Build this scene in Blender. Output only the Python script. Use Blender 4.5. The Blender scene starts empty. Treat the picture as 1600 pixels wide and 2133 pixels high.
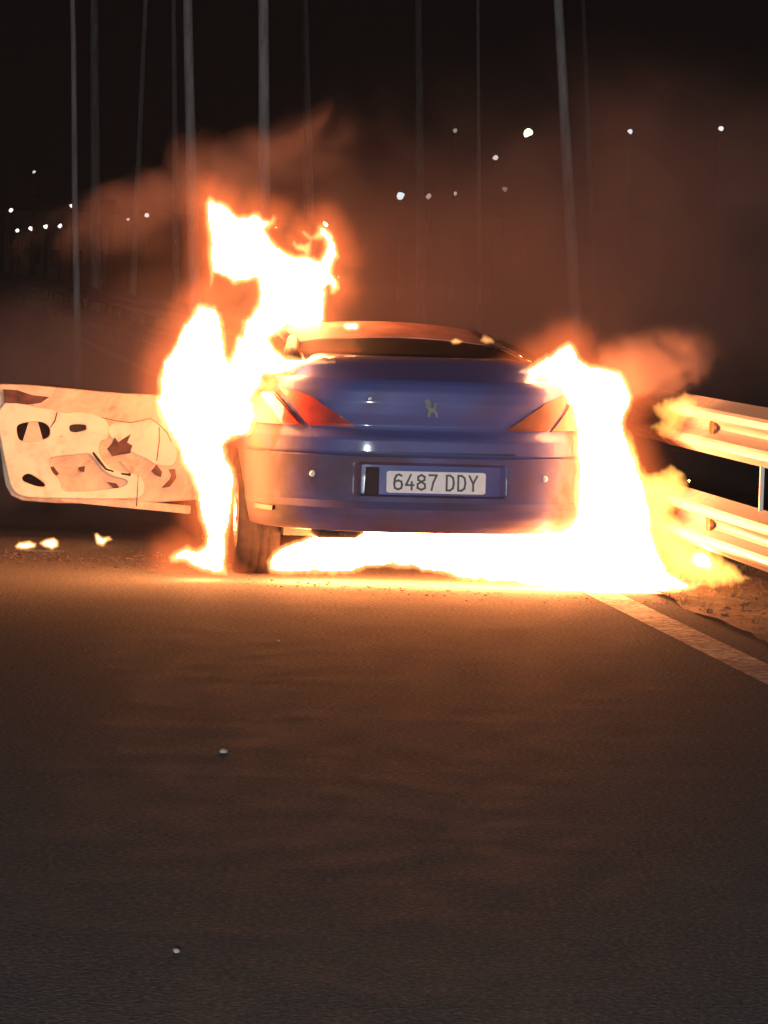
import bpy, bmesh, math, random
import numpy as np
from mathutils import Vector, Matrix, noise
random.seed(7); rng = np.random.default_rng(7)
S = bpy.context.scene
C = S.collection
R = math.radians

# ------------------------------------------------------------ camera, world, lights, exposure
CAM_H, FPX, HOR, ROLL = 1.665, 8000.0, 565.0, 1.8       # zoomed phone, about 20 m behind the car
PITCH = math.atan((1066.5 - HOR) / FPX)
cam = bpy.data.cameras.new('camera'); camo = bpy.data.objects.new('camera', cam); C.objects.link(camo)
cam.sensor_fit = 'HORIZONTAL'; cam.sensor_width = 36.0; cam.lens = 36.0 * FPX / 1600.0
cam.clip_start = 0.1; cam.clip_end = 3000
CM = Matrix.Translation((0, 0, CAM_H)) @ Matrix.Rotation(math.pi/2 - PITCH, 4, 'X') @ Matrix.Rotation(R(ROLL), 4, 'Z')
camo.matrix_world = CM
S.camera = camo

w = bpy.data.worlds.new('World'); S.world = w; w.use_nodes = True
nt = w.node_tree; nt.nodes.clear()
sky = nt.nodes.new('ShaderNodeTexSky'); sky.sky_type = 'NISHITA'; sky.sun_disc = False
sky.sun_elevation = R(-3); sky.sun_rotation = R(200)
bg = nt.nodes.new('ShaderNodeBackground'); bg.inputs['Strength'].default_value = 0.012
wo = nt.nodes.new('ShaderNodeOutputWorld')
nt.links.new(sky.outputs[0], bg.inputs[0]); nt.links.new(bg.outputs[0], wo.inputs[0])

def lamp(name, kind, loc, aim, energy, color, radius=.06, cone=None, blend=.5):
    l = bpy.data.lights.new(name, kind); l.energy = energy; l.color = color
    l.shadow_soft_size = radius
    if kind == 'SPOT': l.spot_size = R(cone); l.spot_blend = blend
    o = bpy.data.objects.new(name, l); C.objects.link(o); o.location = loc
    o.rotation_euler = (Vector(aim) - Vector(loc)).to_track_quat('-Z', 'Y').to_euler()
    return o
# headlights of the vehicle the picture is taken from
lamp('headlight_beam', 'SPOT', (-.7, -9.0, 1.9), (0.3, 40, 2.6), 15500, (.90, .98, 1.0), .11, 36, .6)

S.view_settings.view_transform = 'Standard'; S.view_settings.look = 'None'
S.view_settings.exposure = 0.0; S.view_settings.gamma = 1.0
S.view_settings.use_curve_mapping = False
S.render.engine = 'CYCLES'
cy = S.cycles
cy.use_denoising = True
cy.max_bounces = 6; cy.diffuse_bounces = 2; cy.glossy_bounces = 3; cy.volume_bounces = 1
cy.transparent_max_bounces = 24
cy.sample_clamp_indirect = 6.0; cy.sample_clamp_direct = 0.0
cy.volume_step_rate = 1.0; cy.volume_max_steps = 128
cy.caustics_reflective = False; cy.caustics_refractive = False

# ------------------------------------------------------------ helpers
MI = CM.inverted()
def at(px, py, Y):
    """the place seen at a pixel of the 1600 x 2133 photograph, Y metres ahead"""
    d = CM.to_3x3() @ Vector(((px-800)/FPX, (1066.5-py)/FPX, -1))
    return Vector((0, 0, CAM_H)) + d * (Y / d.y)
def on_ground(px, py, z=0):
    d = CM.to_3x3() @ Vector(((px-800)/FPX, (1066.5-py)/FPX, -1))
    return Vector((0, 0, CAM_H)) + d * ((z-CAM_H)/d.z)
AZ = R(7.1)                                    # the road runs 7 degrees to the left of the view
RD = Vector((-math.sin(AZ), math.cos(AZ), 0)); RN = Vector((math.cos(AZ), math.sin(AZ), 0))
def road(s, off, z=0): return RD*s + RN*off + Vector((0, 0, z))

def tag(o, label=None, cat=None, group=None, kind=None):
    if label: o['label'] = label
    if cat: o['category'] = cat
    if group: o['group'] = group
    if kind: o['kind'] = kind
    return o
def empty(name, loc=(0, 0, 0), rz=0, parent=None):
    o = bpy.data.objects.new(name, None); C.objects.link(o); o.location = loc; o.rotation_euler = (0, 0, rz)
    o.empty_display_size = .1
    if parent: o.parent = parent
    return o
def link(name, me, mat=None, parent=None):
    o = bpy.data.objects.new(name, me); C.objects.link(o)
    if mat is not None and not me.materials: me.materials.append(mat)
    if parent: o.parent = parent
    return o
def mesh(name, v, f, mat=None, parent=None, smooth=True):
    me = bpy.data.meshes.new(name); me.from_pydata([tuple(p) for p in v], [], f); me.update()
    if smooth: me.shade_smooth()
    return link(name, me, mat, parent)
def from_bm(name, bm, mat=None, parent=None, smooth=False):
    me = bpy.data.meshes.new(name); bmesh.ops.recalc_face_normals(bm, faces=bm.faces)
    bm.to_mesh(me); bm.free()
    if smooth: me.shade_smooth()
    return link(name, me, mat, parent)
def box(bm, c, s, rot=None, bevel=0):
    r = bmesh.ops.create_cube(bm, size=1)
    M = Matrix.Translation(c) @ (rot.to_4x4() if rot else Matrix.Identity(4)) @ Matrix.Diagonal((*s, 1))
    bmesh.ops.transform(bm, matrix=M, verts=r['verts'])
    if bevel:
        es = list({e for v in r['verts'] for e in v.link_edges})
        bmesh.ops.bevel(bm, geom=es, offset=bevel, segments=2, affect='EDGES', profile=.7)
def tube(bm, pts, rads, seg=10, cap=True):
    rings = []
    for i, p in enumerate(pts):
        p = Vector(p); a = Vector(pts[max(i-1, 0)]); b = Vector(pts[min(i+1, len(pts)-1)])
        q = (b-a).to_track_quat('Z', 'X')
        r = rads[i] if hasattr(rads, '__len__') else rads
        rings.append([bm.verts.new(p + q @ Vector((r*math.cos(2*math.pi*k/seg), r*math.sin(2*math.pi*k/seg), 0))) for k in range(seg)])
    for a, b in zip(rings, rings[1:]):
        for k in range(seg): bm.faces.new((a[k], a[(k+1) % seg], b[(k+1) % seg], b[k]))
    if cap: bm.faces.new(rings[0][::-1]); bm.faces.new(rings[-1])
def lathe(bm, prof, seg=40, axis='X'):
    """prof: (along, radius)"""
    rings = []
    for a, r in prof:
        rings.append([bm.verts.new((a, r*math.cos(2*math.pi*k/seg), r*math.sin(2*math.pi*k/seg))) for k in range(seg)])
    for a, b in zip(rings, rings[1:]):
        for k in range(seg): bm.faces.new((a[k], a[(k+1) % seg], b[(k+1) % seg], b[k]))
    return rings
def shape2d(name, outer, holes=(), depth=.01, bevel=.0, mat=None, parent=None, res=2):
    """flat plate with holes: outlines in x/z, thickness along y"""
    cu = bpy.data.curves.new(name, 'CURVE'); cu.dimensions = '2D'; cu.fill_mode = 'BOTH'
    cu.extrude = depth/2; cu.bevel_depth = bevel; cu.bevel_resolution = res
    for poly in [outer, *holes]:
        sp = cu.splines.new('POLY'); sp.points.add(len(poly)-1); sp.use_cyclic_u = True
        for k, (x, z) in enumerate(poly): sp.points[k].co = (x, z, 0, 1)
    t = bpy.data.objects.new('tmp', cu); C.objects.link(t)
    me = bpy.data.meshes.new_from_object(t.evaluated_get(bpy.context.evaluated_depsgraph_get()))
    bpy.data.objects.remove(t); me.transform(Matrix.Rotation(math.pi/2, 4, 'X')); me.name = name
    me.materials.clear()
    return link(name, me, mat, parent)
def smooth_poly(p, n=3):
    p = [Vector(q) for q in p]
    for _ in range(n):
        q = []
        for a, b in zip(p, p[1:]+p[:1]): q += [a*.75+b*.25, a*.25+b*.75]
        p = q
    return [tuple(a) for a in p]

# ------------------------------------------------------------ materials
class N:
    def __init__(s, name):
        s.m = bpy.data.materials.new(name); s.m.use_nodes = True; s.t = s.m.node_tree; s.t.nodes.clear()
        s.out = s.n('OutputMaterial')
    def n(s, k, **kw):
        x = s.t.nodes.new('ShaderNode'+k)
        for a, b in kw.items(): setattr(x, a, b)
        return x
    def l(s, a, b): s.t.links.new(a, b)
    def coord(s, which='Object'): return s.n('TexCoord').outputs[which]
    def noise(s, vec, scale, detail=4, rough=.55, dist=0):
        x = s.n('TexNoise'); s.l(vec, x.inputs['Vector']); x.inputs['Scale'].default_value = scale
        x.inputs['Detail'].default_value = detail; x.inputs['Roughness'].default_value = rough
        x.inputs['Distortion'].default_value = dist; return x.outputs['Fac']
    def ramp(s, fac, stops):
        x = s.n('ValToRGB'); e = x.color_ramp.elements
        while len(e) < len(stops): e.new(.5)
        for k, (p, c) in enumerate(stops): e[k].position = p; e[k].color = (*c, 1) if len(c) == 3 else c
        s.l(fac, x.inputs[0]); return x.outputs[0]
    def mix(s, fac, a, b):
        x = s.n('Mix', data_type='RGBA')
        for sock, v in ((x.inputs[0], fac), (x.inputs[6], a), (x.inputs[7], b)):
            if hasattr(v, 'links'): s.l(v, sock)
            elif hasattr(v, '__len__'): sock.default_value = (*v, 1)
            else: sock.default_value = v
        return x.outputs[2]
    def math(s, op, a, b=0, clamp=False):
        x = s.n('Math', operation=op, use_clamp=clamp)
        for sock, v in ((x.inputs[0], a), (x.inputs[1], b)):
            if hasattr(v, 'links'): s.l(v, sock)
            else: sock.default_value = v
        return x.outputs[0]
    def surf(s, col, rough=.6, metal=0, bump=None, bstr=.3, bdist=.01, coat=0, **kw):
        b = s.n('BsdfPrincipled')
        for key, v in (('Base Color', col), ('Roughness', rough), ('Metallic', metal), ('Coat Weight', coat)):
            if hasattr(v, 'links'): s.l(v, b.inputs[key])
            elif hasattr(v, '__len__'): b.inputs[key].default_value = (*v, 1)
            else: b.inputs[key].default_value = v
        for k, v in kw.items(): b.inputs[k.replace('_', ' ')].default_value = v
        if bump is not None:
            x = s.n('Bump'); x.inputs['Strength'].default_value = bstr; x.inputs['Distance'].default_value = bdist
            s.l(bump, x.inputs['Height']); s.l(x.outputs[0], b.inputs['Normal'])
        s.l(b.outputs[0], s.out.inputs[0]); return s.m

def simple(name, col, rough=.6, metal=0, var=.25, scale=8, bump=.15, coat=0, **kw):
    m = N(name); c = m.coord(); f = m.noise(c, scale, 5)
    dark = tuple(v*(1-var) for v in col); lite = tuple(min(1, v*(1+var)) for v in col)
    return m.surf(m.ramp(f, [(.3, dark), (.7, lite)]), rough, metal, m.noise(c, scale*6, 3), bump, .004, coat, **kw)

m = N('asphalt'); c = m.coord()
grain = m.noise(c, 55, 3, .7); big = m.noise(c, .55, 5, .6); mid = m.noise(c, 4, 4)
vor = m.n('TexVoronoi'); vor.inputs['Scale'].default_value = 70; m.l(c, vor.inputs['Vector'])
base = m.mix(m.math('MULTIPLY', big, 1.0), (.068, .068, .069), (.120, .119, .118))
base = m.mix(m.ramp(mid, [(.38, (0,)*3), (.7, (1,)*3)]), base, (.088, .087, .087))
base = m.mix(m.ramp(grain, [(.45, (0,)*3), (.75, (.8,)*3)]), base, (.25, .248, .245))
M_ASPH = m.surf(base, m.ramp(mid, [(.3, (.72,)*3), (.7, (.9,)*3)]), 0, m.math('ADD', grain, vor.outputs['Distance']), .5, .006, Specular_IOR_Level=.003)
m = N('road_paint'); c = m.coord(); f = m.noise(c, 22, 6, .7); g = m.noise(c, 2.2, 4)
wear = m.ramp(m.math('ADD', f, m.math('MULTIPLY', g, .55)), [(.62, (0,)*3), (.86, (1,)*3)])
M_LINE = m.surf(m.mix(wear, (.62, .61, .58), (.22, .21, .20)), .75, 0, f, .3, .004, Specular_IOR_Level=.01)
m = N('verge_soil'); c = m.coord()
M_SOIL = m.surf(m.ramp(m.noise(c, 7, 6, .7), [(.3, (.09, .065, .04)), (.55, (.18, .13, .08)), (.75, (.30, .23, .15))]), .95, 0, m.noise(c, 20, 6, .7), 1, .05)
m = N('dark_land'); c = m.coord()
M_LAND = m.surf(m.ramp(m.noise(c, .2, 6), [(.3, (.012, .014, .009)), (.7, (.035, .033, .02))]), 1, 0, m.noise(c, 2, 4), .6, .2)
# car paint, with sooty patches, and darkened towards both sides
def paint(name, lo, hi, ct=.38):
    m = N(name); c = m.coord(); f = m.noise(c, 2.3, 6, .62, .4)
    soot = m.ramp(f, [(lo, (0,)*3), (hi, (1,)*3)])
    sx = m.n('SeparateXYZ'); m.l(c, sx.inputs[0]); ax = m.math('ABSOLUTE', sx.outputs[0])
    edge = m.ramp(m.math('ADD', ax, m.math('MULTIPLY', m.math('SUBTRACT', f, .5), .5)), [(.58, (0,)*3), (.80, (1,)*3)])
    col = m.mix(soot, (.082, .092, .27), (.10, .062, .085))
    col = m.mix(edge, col, (.035, .022, .024))
    soot = m.math('MAXIMUM', soot, edge)
    return m.surf(col, m.mix(soot, (.48,)*3, (.7,)*3), .1, m.noise(c, 40, 3), .03, .002, coat=m.math('MULTIPLY', m.math('SUBTRACT', 1, soot), ct), Coat_Roughness=.09, Specular_IOR_Level=.3)
M_PAINT = paint('blue_paint', .5, .9)
M_BUMP = paint('blue_bumper_paint', .30, .62, .12)
m = N('scorched_paint'); c = m.coord(); f = m.noise(c, 3.2, 6, .65, .5)
M_SCORCH = m.surf(m.ramp(f, [(.36, (.02, .02, .05)), (.5, (.035, .022, .018)), (.62, (.07, .04, .026)), (.8, (.02, .015, .012))]), .8, 0, m.noise(c, 30, 5), .35, .004)
M_ROOF = simple('firelit_roof', (.50, .24, .18), .6, 0, .3, 5, .2)  # salmon base colour with the orange firelight put into it
M_GLASSD = simple('smoked_glass', (.010, .007, .006), .75, 0, .6, 4, .1, Specular_IOR_Level=.05)
M_RUBBER = simple('tyre_rubber', (.016, .013, .012), .95, 0, .3, 20, .5, Specular_IOR_Level=.1)
M_RIM = simple('alloy', (.35, .34, .33), .35, .9, .2, 10)
M_CHAR = simple('charred_plastic', (.022, .018, .015), .9, 0, .5, 14, .8)
M_BLACK = simple('black_trim', (.02, .02, .021), .5, 0, .3, 10, .2)
M_BURNT = simple('burnt_trim', (.10, .045, .03), .9, 0, .6, 18, .8)
M_SUPPORT = simple('dull_galvanised_post', (.15, .13, .12), .7, .1, .3, 10, .2)
M_CHROME = simple('chrome', (.75, .75, .76), .16, 1, .1, 10, 0)
M_LAMP = simple('red_lamp_lens', (.30, .024, .016), .45, 0, .3, 12, .05, coat=.2)
M_LAMPS = simple('dull_lamp_lens', (.13, .035, .022), .6, 0, .3, 12, .1)  # darker, duller red for the right-hand lamps
M_LAMPB = simple('bright_red_lamp', (.70, .045, .035), .2, 0, .2, 14, .05, coat=1)
M_LAMPH = simple('lamp_housing', (.07, .022, .018), .5, 0, .3, 12, .1)
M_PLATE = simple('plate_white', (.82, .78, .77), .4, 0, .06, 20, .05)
M_INK = simple('plate_letters', (.10, .075, .085), .5, 0, .3, 90, 0)
M_LETTER = M_INK
m = N('door_inner_metal'); c = m.coord(); f = m.noise(c, 3.4, 7, .7, .8); g = m.noise(c, 11, 5, .7)
M_DOORIN = m.surf(m.ramp(m.math('ADD', m.math('MULTIPLY', f, .7), m.math('MULTIPLY', g, .3)), [(.28, (.34, .20, .13)), (.38, (.66, .52, .36)), (.50, (.80, .70, .50)), (.7, (.84, .77, .58))]), .7, 0, g, .4, .006)
m = N('door_base_metal'); c = m.coord(); f = m.noise(c, 4.4, 7, .7, 1.0)
M_DOORBASE = m.surf(m.ramp(f, [(.30, (.22, .11, .07)), (.40, (.56, .38, .25)), (.56, (.68, .53, .36)), (.75, (.74, .62, .42))]), .75, 0, m.noise(c, 16, 5), .5, .008)
m = N('galvanised_steel'); c = m.coord(); f = m.noise(c, 5, 6, .65, .3)
M_RAIL = m.surf(m.ramp(f, [(.3, (.55, .53, .50)), (.65, (.62, .60, .57))]), .42, .2, m.noise(c, 24, 4), .15, .003)
def rail_mat(name, a, b):
    m = N(name); c = m.coord(); f = m.noise(c, 4, 6, .65, .5); sx = m.n('SeparateXYZ'); m.l(c, sx.inputs[0])
    t = m.math('ADD', sx.outputs[1], m.math('MULTIPLY', m.math('SUBTRACT', f, .5), 1.3))
    mr = m.n('MapRange'); m.l(t, mr.inputs[0]); mr.inputs[1].default_value = a; mr.inputs[2].default_value = b
    col = m.mix(mr.outputs[0], (.60, .58, .55), m.ramp(f, [(.3, (.02, .012, .01)), (.5, (.07, .028, .018)), (.7, (.15, .06, .035))]))
    return m.surf(col, m.mix(mr.outputs[0], (.42,)*3, (.8,)*3), .1, m.noise(c, 24, 4), .2, .003)
m = N('sooty_steel'); c = m.coord(); f = m.noise(c, 4, 6, .65, .5)
M_RAILS = m.surf(m.ramp(f, [(.3, (.02, .012, .01)), (.5, (.07, .028, .018)), (.62, (.16, .07, .04)), (.8, (.36, .26, .18))]), .75, .2, m.noise(c, 24, 4), .4, .004)
M_AMBER = simple('amber_reflector', (.50, .16, .02), .3, 0, .4, 40, .1, coat=.6)
m = N('pale_bark'); c = m.coord(); mp = m.n('Mapping'); mp.inputs['Scale'].default_value = (1, 1, .18); m.l(c, mp.inputs[0])
f = m.noise(mp.outputs[0], 9, 6, .7)
M_BARK = m.surf(m.ramp(f, [(.3, (.15, .14, .135)), (.55, (.32, .31, .305)), (.8, (.44, .43, .42))]), .9, 0, f, .8, .02)
M_LEAF = simple('dark_leaves', (.05, .075, .03), .7, 0, .4, 3, 0)
M_POLE = simple('lamp_post_steel', (.05, .05, .05), .5, .4, .2, 4)
M_WALL = simple('pale_render', (.35, .33, .31), .9, 0, .2, 1)
M_TILE = simple('roof_tiles', (.16, .07, .05), .9, 0, .3, 3)
M_STONE = simple('pale_stone', (.45, .43, .40), .9, 0, .3, 40, .5)
M_ASH = simple('ash_and_clinker', (.11, .07, .05), .95, 0, .6, 30, .8)

def flame_mat(name, col, strength):
    m = N(name); e = m.n('Emission'); e.inputs[0].default_value = (*col, 1); e.inputs[1].default_value = strength
    m.l(e.outputs[0], m.out.inputs['Volume']); return m.m
def core_mat(name, col, strength):
    m = N(name); e = m.n('Emission'); e.inputs[0].default_value = (*col, 1); e.inputs[1].default_value = strength
    m.l(e.outputs[0], m.out.inputs['Surface']); return m.m
M_FLAME = flame_mat('flame_gas', (1, .42, .12), 27)
M_CORE = core_mat('flame_core_heat', (1, .31, .10), 44)
M_GLOW = flame_mat('yellow_flame_glow', (1, .42, .08), 28)  # thin flame plus the glow of the firelit rails, as an emitting volume
M_COREL = core_mat('door_flame_heat', (1, .31, .09), 80)
M_COREU = core_mat('burning_fuel_heat', (1, .27, .07), 150)
M_HALO = flame_mat('glare_halo', (1, .17, .04), 2.0)  # emitting shell round each flame, imitating lens glare
M_COREW = core_mat('small_flame_heat', (1, .62, .34), 3)

# ------------------------------------------------------------ setting
def strip(name, s0, s1, o0, o1, z, mat, n=1, k=1, bump=0):
    v, f = [], []
    for i in range(n+1):
        for j in range(k+1):
            s = s0+(s1-s0)*(i/n)**1.0; o = o0+(o1-o0)*j/k
            p = road(s, o, z)
            if bump: p.z += bump*(noise.noise(p*1.7)+.6*noise.noise(p*6))
            v.append(p)
    for i in range(n):
        for j in range(k): a = i*(k+1)+j; f.append((a, a+1, a+k+2, a+k+1))
    return tag(mesh(name, v, f, mat, smooth=bool(bump)), kind='structure')
g = 900
tag(mesh('ground', [(-g, -g, -.09), (g, -g, -.09), (g, g, -.09), (-g, g, -.09)], [(0, 1, 2, 3)], M_LAND), kind='structure')
strip('road', -40, 420, -9, 4.0, 0, M_ASPH, 60, 4)
LINE0 = 3.56
strip('edge_line', -20, 300, LINE0, LINE0+.19, .004, M_LINE)
strip('verge', 4, 44, 3.93, 6.2, .02, M_SOIL, 260, 16, .035)
strip('far_verge', 44, 400, 3.95, 8, -.01, M_SOIL, 60, 2, .02)
# low dark hills beyond the road
v, f = [], []
for i in range(61):
    a = R(-60+2*i); d = 520
    for j in range(7):
        r = d+j*22; h = [0, 5, 9, 12, 13, 11, 7][j]*(1.0+.55*noise.noise(Vector((i*.22, j*.3, 3))))
        v.append((r*math.sin(a), r*math.cos(a), h-.3))
for i in range(60):
    for j in range(6): q = i*7+j; f.append((q, q+1, q+8, q+7))
tag(mesh('hills', v, f, M_LAND), kind='structure')

# ------------------------------------------------------------ guard rail
RAIL = 4.20
prof = [(0, -.155), (0, -.148), (-.018, -.135), (-.075, -.10), (-.083, -.085), (-.083, -.068), (-.075, -.052), (-.018, -.022), (-.008, -.008), (-.008, .008),
        (-.018, .022), (-.075, .052), (-.083, .068), (-.083, .085), (-.075, .10), (-.018, .135), (0, .148), (0, .155)]
prof = prof[1:-1]
def beam_mesh(name, length, nseg, wave=0, seed=0):
    v, f = [], []
    full = prof + [(x+.004, z) for x, z in prof[::-1]]
    m_ = len(full)
    for i in range(nseg+1):
        s = length*i/nseg
        for x, z in full:
            dx = dz = 0
            if wave:
                dx = wave*noise.noise(Vector((s*1.1, z*3, seed))); dz = .35*wave*noise.noise(Vector((s*1.3, 5, seed)))
            v.append((x+dx, s, z+dz))
    for i in range(nseg):
        for k in range(m_): a = i*m_+k; b = i*m_+(k+1) % m_; f.append((a, b, b+m_, a+m_))
    f.append(tuple(range(m_))[::-1]); f.append(tuple(range(nseg*m_, nseg*m_+m_)))
    me = bpy.data.meshes.new(name); me.from_pydata(v, [], f); me.update()
    return me
def rail_s(px):
    """distance along the rail at which it is seen at a pixel column"""
    best = min(((abs(((MI @ road(s, RAIL, .7)).x / -(MI @ road(s, RAIL, .7)).z)*FPX+800-px)), s) for s in np.arange(14, 30, .02))
    return best[1]-14
gr = empty('guard_rail', road(14, RAIL), AZ)
tag(gr, 'double galvanised steel crash barrier running along the right edge of the road', 'guard rail')
SEG = 4.0
me_clean = beam_mesh('rail_beam', SEG+.12, 8); me_clean.materials.append(M_RAIL)
me_soot = beam_mesh('rail_beam', SEG+.12, 60, .03, 3); me_soot.materials.append(M_RAILS)
S0 = rail_s(1405)-8                     # local start so that posts fall where the photo shows one
UP, LO = .905, .40
me_near = me_clean.copy(); me_near.materials.clear(); me_near.materials.append(rail_mat('heat_stained_steel', 2.9, 3.9))
me_soot.materials.clear(); me_soot.materials.append(rail_mat('burnt_steel', -1.0, -.2))
for k in range(-2, 46):
    for z in (UP, LO):
        hot = (k == 2)
        o = link('rail_beam', me_soot if hot else (me_near if k == 1 else me_clean), None, gr)
        o.location = (-.006*(k % 2), S0+k*SEG, z)
        if hot: o['label'] = 'soot blackened rail behind the fire'
bm = bmesh.new(); box(bm, (.09, 0, .5), (.06, .10, 1.0)); box(bm, (.055, 0, .5), (.006, .115, 1.0)); pm = from_bm('post', bm, M_SUPPORT, gr)
bm = bmesh.new(); box(bm, (.03, 0, 0), (.05, .10, .16)); box(bm, (-.012, 0, 0), (.012, .034, .034)); sm_ = from_bm('spacer', bm, M_SUPPORT, gr)
refl_out = [(-.048, -.048), (-.05, .052), (.002, .045), (.012, .036), (.034, .038), (.046, .012), (.044, -.02), (.022, -.034), (.018, -.018), (-.004, -.03), (-.02, -.052)]
rf = shape2d('reflector', refl_out, depth=.018, bevel=.003, mat=M_AMBER, parent=gr)
rf['label'] = 'small amber reflector plate'
rf2 = None
first = True
for k in range(-1, 46):
    y = rail_s(1628)+k*4+(1.6 if k > 0 else 0)
    if first: p, s1 = pm, sm_
    else:
        p = pm.copy(); C.objects.link(p); s1 = sm_.copy(); C.objects.link(s1)
    p.location = (0, y, 0); s1.location = (0, y, UP)
    s2 = sm_.copy(); C.objects.link(s2); s2.location = (0, y, LO)
    first = False
rs = rail_s(1497)
rf.location = (-.035, rs, UP); rf.rotation_euler = (0, 0, math.pi/2)
r2 = rf.copy(); C.objects.link(r2); r2.location = (-.035, rs, LO)
rs2 = rail_s(1591)
bm = bmesh.new(); box(bm, (0, 0, 0), (.02, .018, .26)); o = from_bm('stay_rod', bm, M_RAIL, gr); o.location = (-.01, rs2, .655)

# ------------------------------------------------------------ car
YAW = R(8.2)
car = empty('burning_car', (0.245, 20.0, 0), YAW)
tag(car, 'blue two door coupe in flames, seen from behind beside the crash barrier', 'car')
L = 4.80
ZK = [.30, .33, .36, .40, .44, .455, .50, .60, .70, .715, .76, .79, .82, .835, .86, .92, .98, 1.04, 1.075, 1.095, 1.11]
WK = [.87, .89, .90, .908, .914, .915, .918, .925, .930, .930, .932, .933, .934, .934, .932, .925, .912, .89, .865, .84, .80]
CK = [.09, .05, .02, -.012, -.026, .004, .011, .017, .025, .012, .0145, .0165, .050, .064, .0695, .0568, .053, .0577, .072, .092, .15]
NE = 2.9; AQ = .92
def W_(z): return float(np.interp(z, ZK, WK))
def C_(z): return float(np.interp(z, ZK, CK))
def drop(y, z):
    gk = float(np.interp(y, [0, .5, 1.3, 2.0, 3.3, 3.9, 4.5, 4.8], [1, 1, .97, .93, .90, .84, .74, .66]))
    return .28+(z-.28)*gk
def rear_pt(x, z):
    w_ = W_(z); q = min(1, abs(x)/w_)
    y = C_(z)+AQ*(1-(1-q**NE)**(1/NE))
    return Vector((x, y, drop(y, z)))
def ring(z, n1=26, n2=20):
    w_, c_ = W_(z), C_(z); pts = []
    for k in range(n1+1):
        ph = math.pi/2*k/n1
        pts.append((w_*math.sin(ph)**(2/NE) if k else 0, c_+AQ*(1-math.cos(ph)**(2/NE) if k < n1 else 1)))
    yf = L-1.1
    for k in range(1, n2): pts.append((w_, c_+AQ+(yf-c_-AQ)*k/n2))
    cf = .02+.5*max(0, z-.75)+.4*max(0, .42-z)
    for k in range(n1+1):
        ph = math.pi/2*(1-k/n1)
        pts.append((w_*math.sin(ph)**(2/2.5) if k < n1 else 0, yf+(1.1-cf)*(math.cos(ph)**(2/2.5) if k else 0)))
    full = pts + [(-x, y) for x, y in pts[-2:0:-1]]
    return [Vector((x, y, drop(y, z))) for x, y in full]
zz = sorted(set(list(np.linspace(.30, 1.11, 46)) + ZK))
rings = [ring(z) for z in zz]
v = [p for r in rings for p in r]; n = len(rings[0]); f = []
for i in range(len(rings)-1):
    for k in range(n): a = i*n+k; b = i*n+(k+1) % n; f.append((a, b, b+n, a+n))
top = rings[-1]
def sst(a, b, x): t = min(1, max(0, (x-a)/(b-a))); return t*t*(3-2*t)
for s in (.98, .95, .92, .88, .84, .80, .75, .68, .6, .5, .4, .3, .15):
    base = len(v)
    for p in top:
        y = 2.4+(p.y-2.4)*(1-(1-s)*.9); z = p.z+.04*(1-s*s)**.8
        z += .085*sst(.10, .50, y)*(1-sst(.50, .80, abs(p.x*s)))*(1-sst(2.6, 3.4, y))
        v.append(Vector((p.x*s, y, z)))
    a0 = base-n
    for k in range(n): a = a0+k; b = a0+(k+1) % n; f.append((a, b, b+n, a+n))
f.append(tuple(range(len(v)-n, len(v)))); f.append(tuple(range(n))[::-1])
body = mesh('body', v, f, M_PAINT, car)
bm = bmesh.new()
for x in (-.80, .80):
    for y in (1.03, 3.75):
        bmesh.ops.create_cone(bm, cap_ends=True, segments=48, radius1=.365, radius2=.365, depth=.62,
            matrix=Matrix.Translation((x, y, .33)) @ Matrix.Rotation(math.pi/2, 4, 'Y'))
cut = bpy.data.meshes.new('cut'); bm.to_mesh(cut); bm.free(); co = bpy.data.objects.new('cut', cut); C.objects.link(co); co.parent = car
md = body.modifiers.new('arches', 'BOOLEAN'); md.operation = 'DIFFERENCE'; md.object = co; md.solver = 'EXACT'
bpy.context.view_layer.update()
nm = bpy.data.meshes.new_from_object(body.evaluated_get(bpy.context.evaluated_depsgraph_get()))
body.modifiers.clear(); body.data = nm; nm.name = 'body'; bpy.data.objects.remove(co)
nm.materials.clear(); nm.materials.append(M_PAINT); nm.materials.append(M_SCORCH)
for p in nm.polygons:
    p.use_smooth = True
    if p.center.x < -.70 and p.center.y > .30 and p.center.z < 1.2: p.material_index = 1
    if p.material_index not in (0, 1): p.material_index = 0

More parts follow.
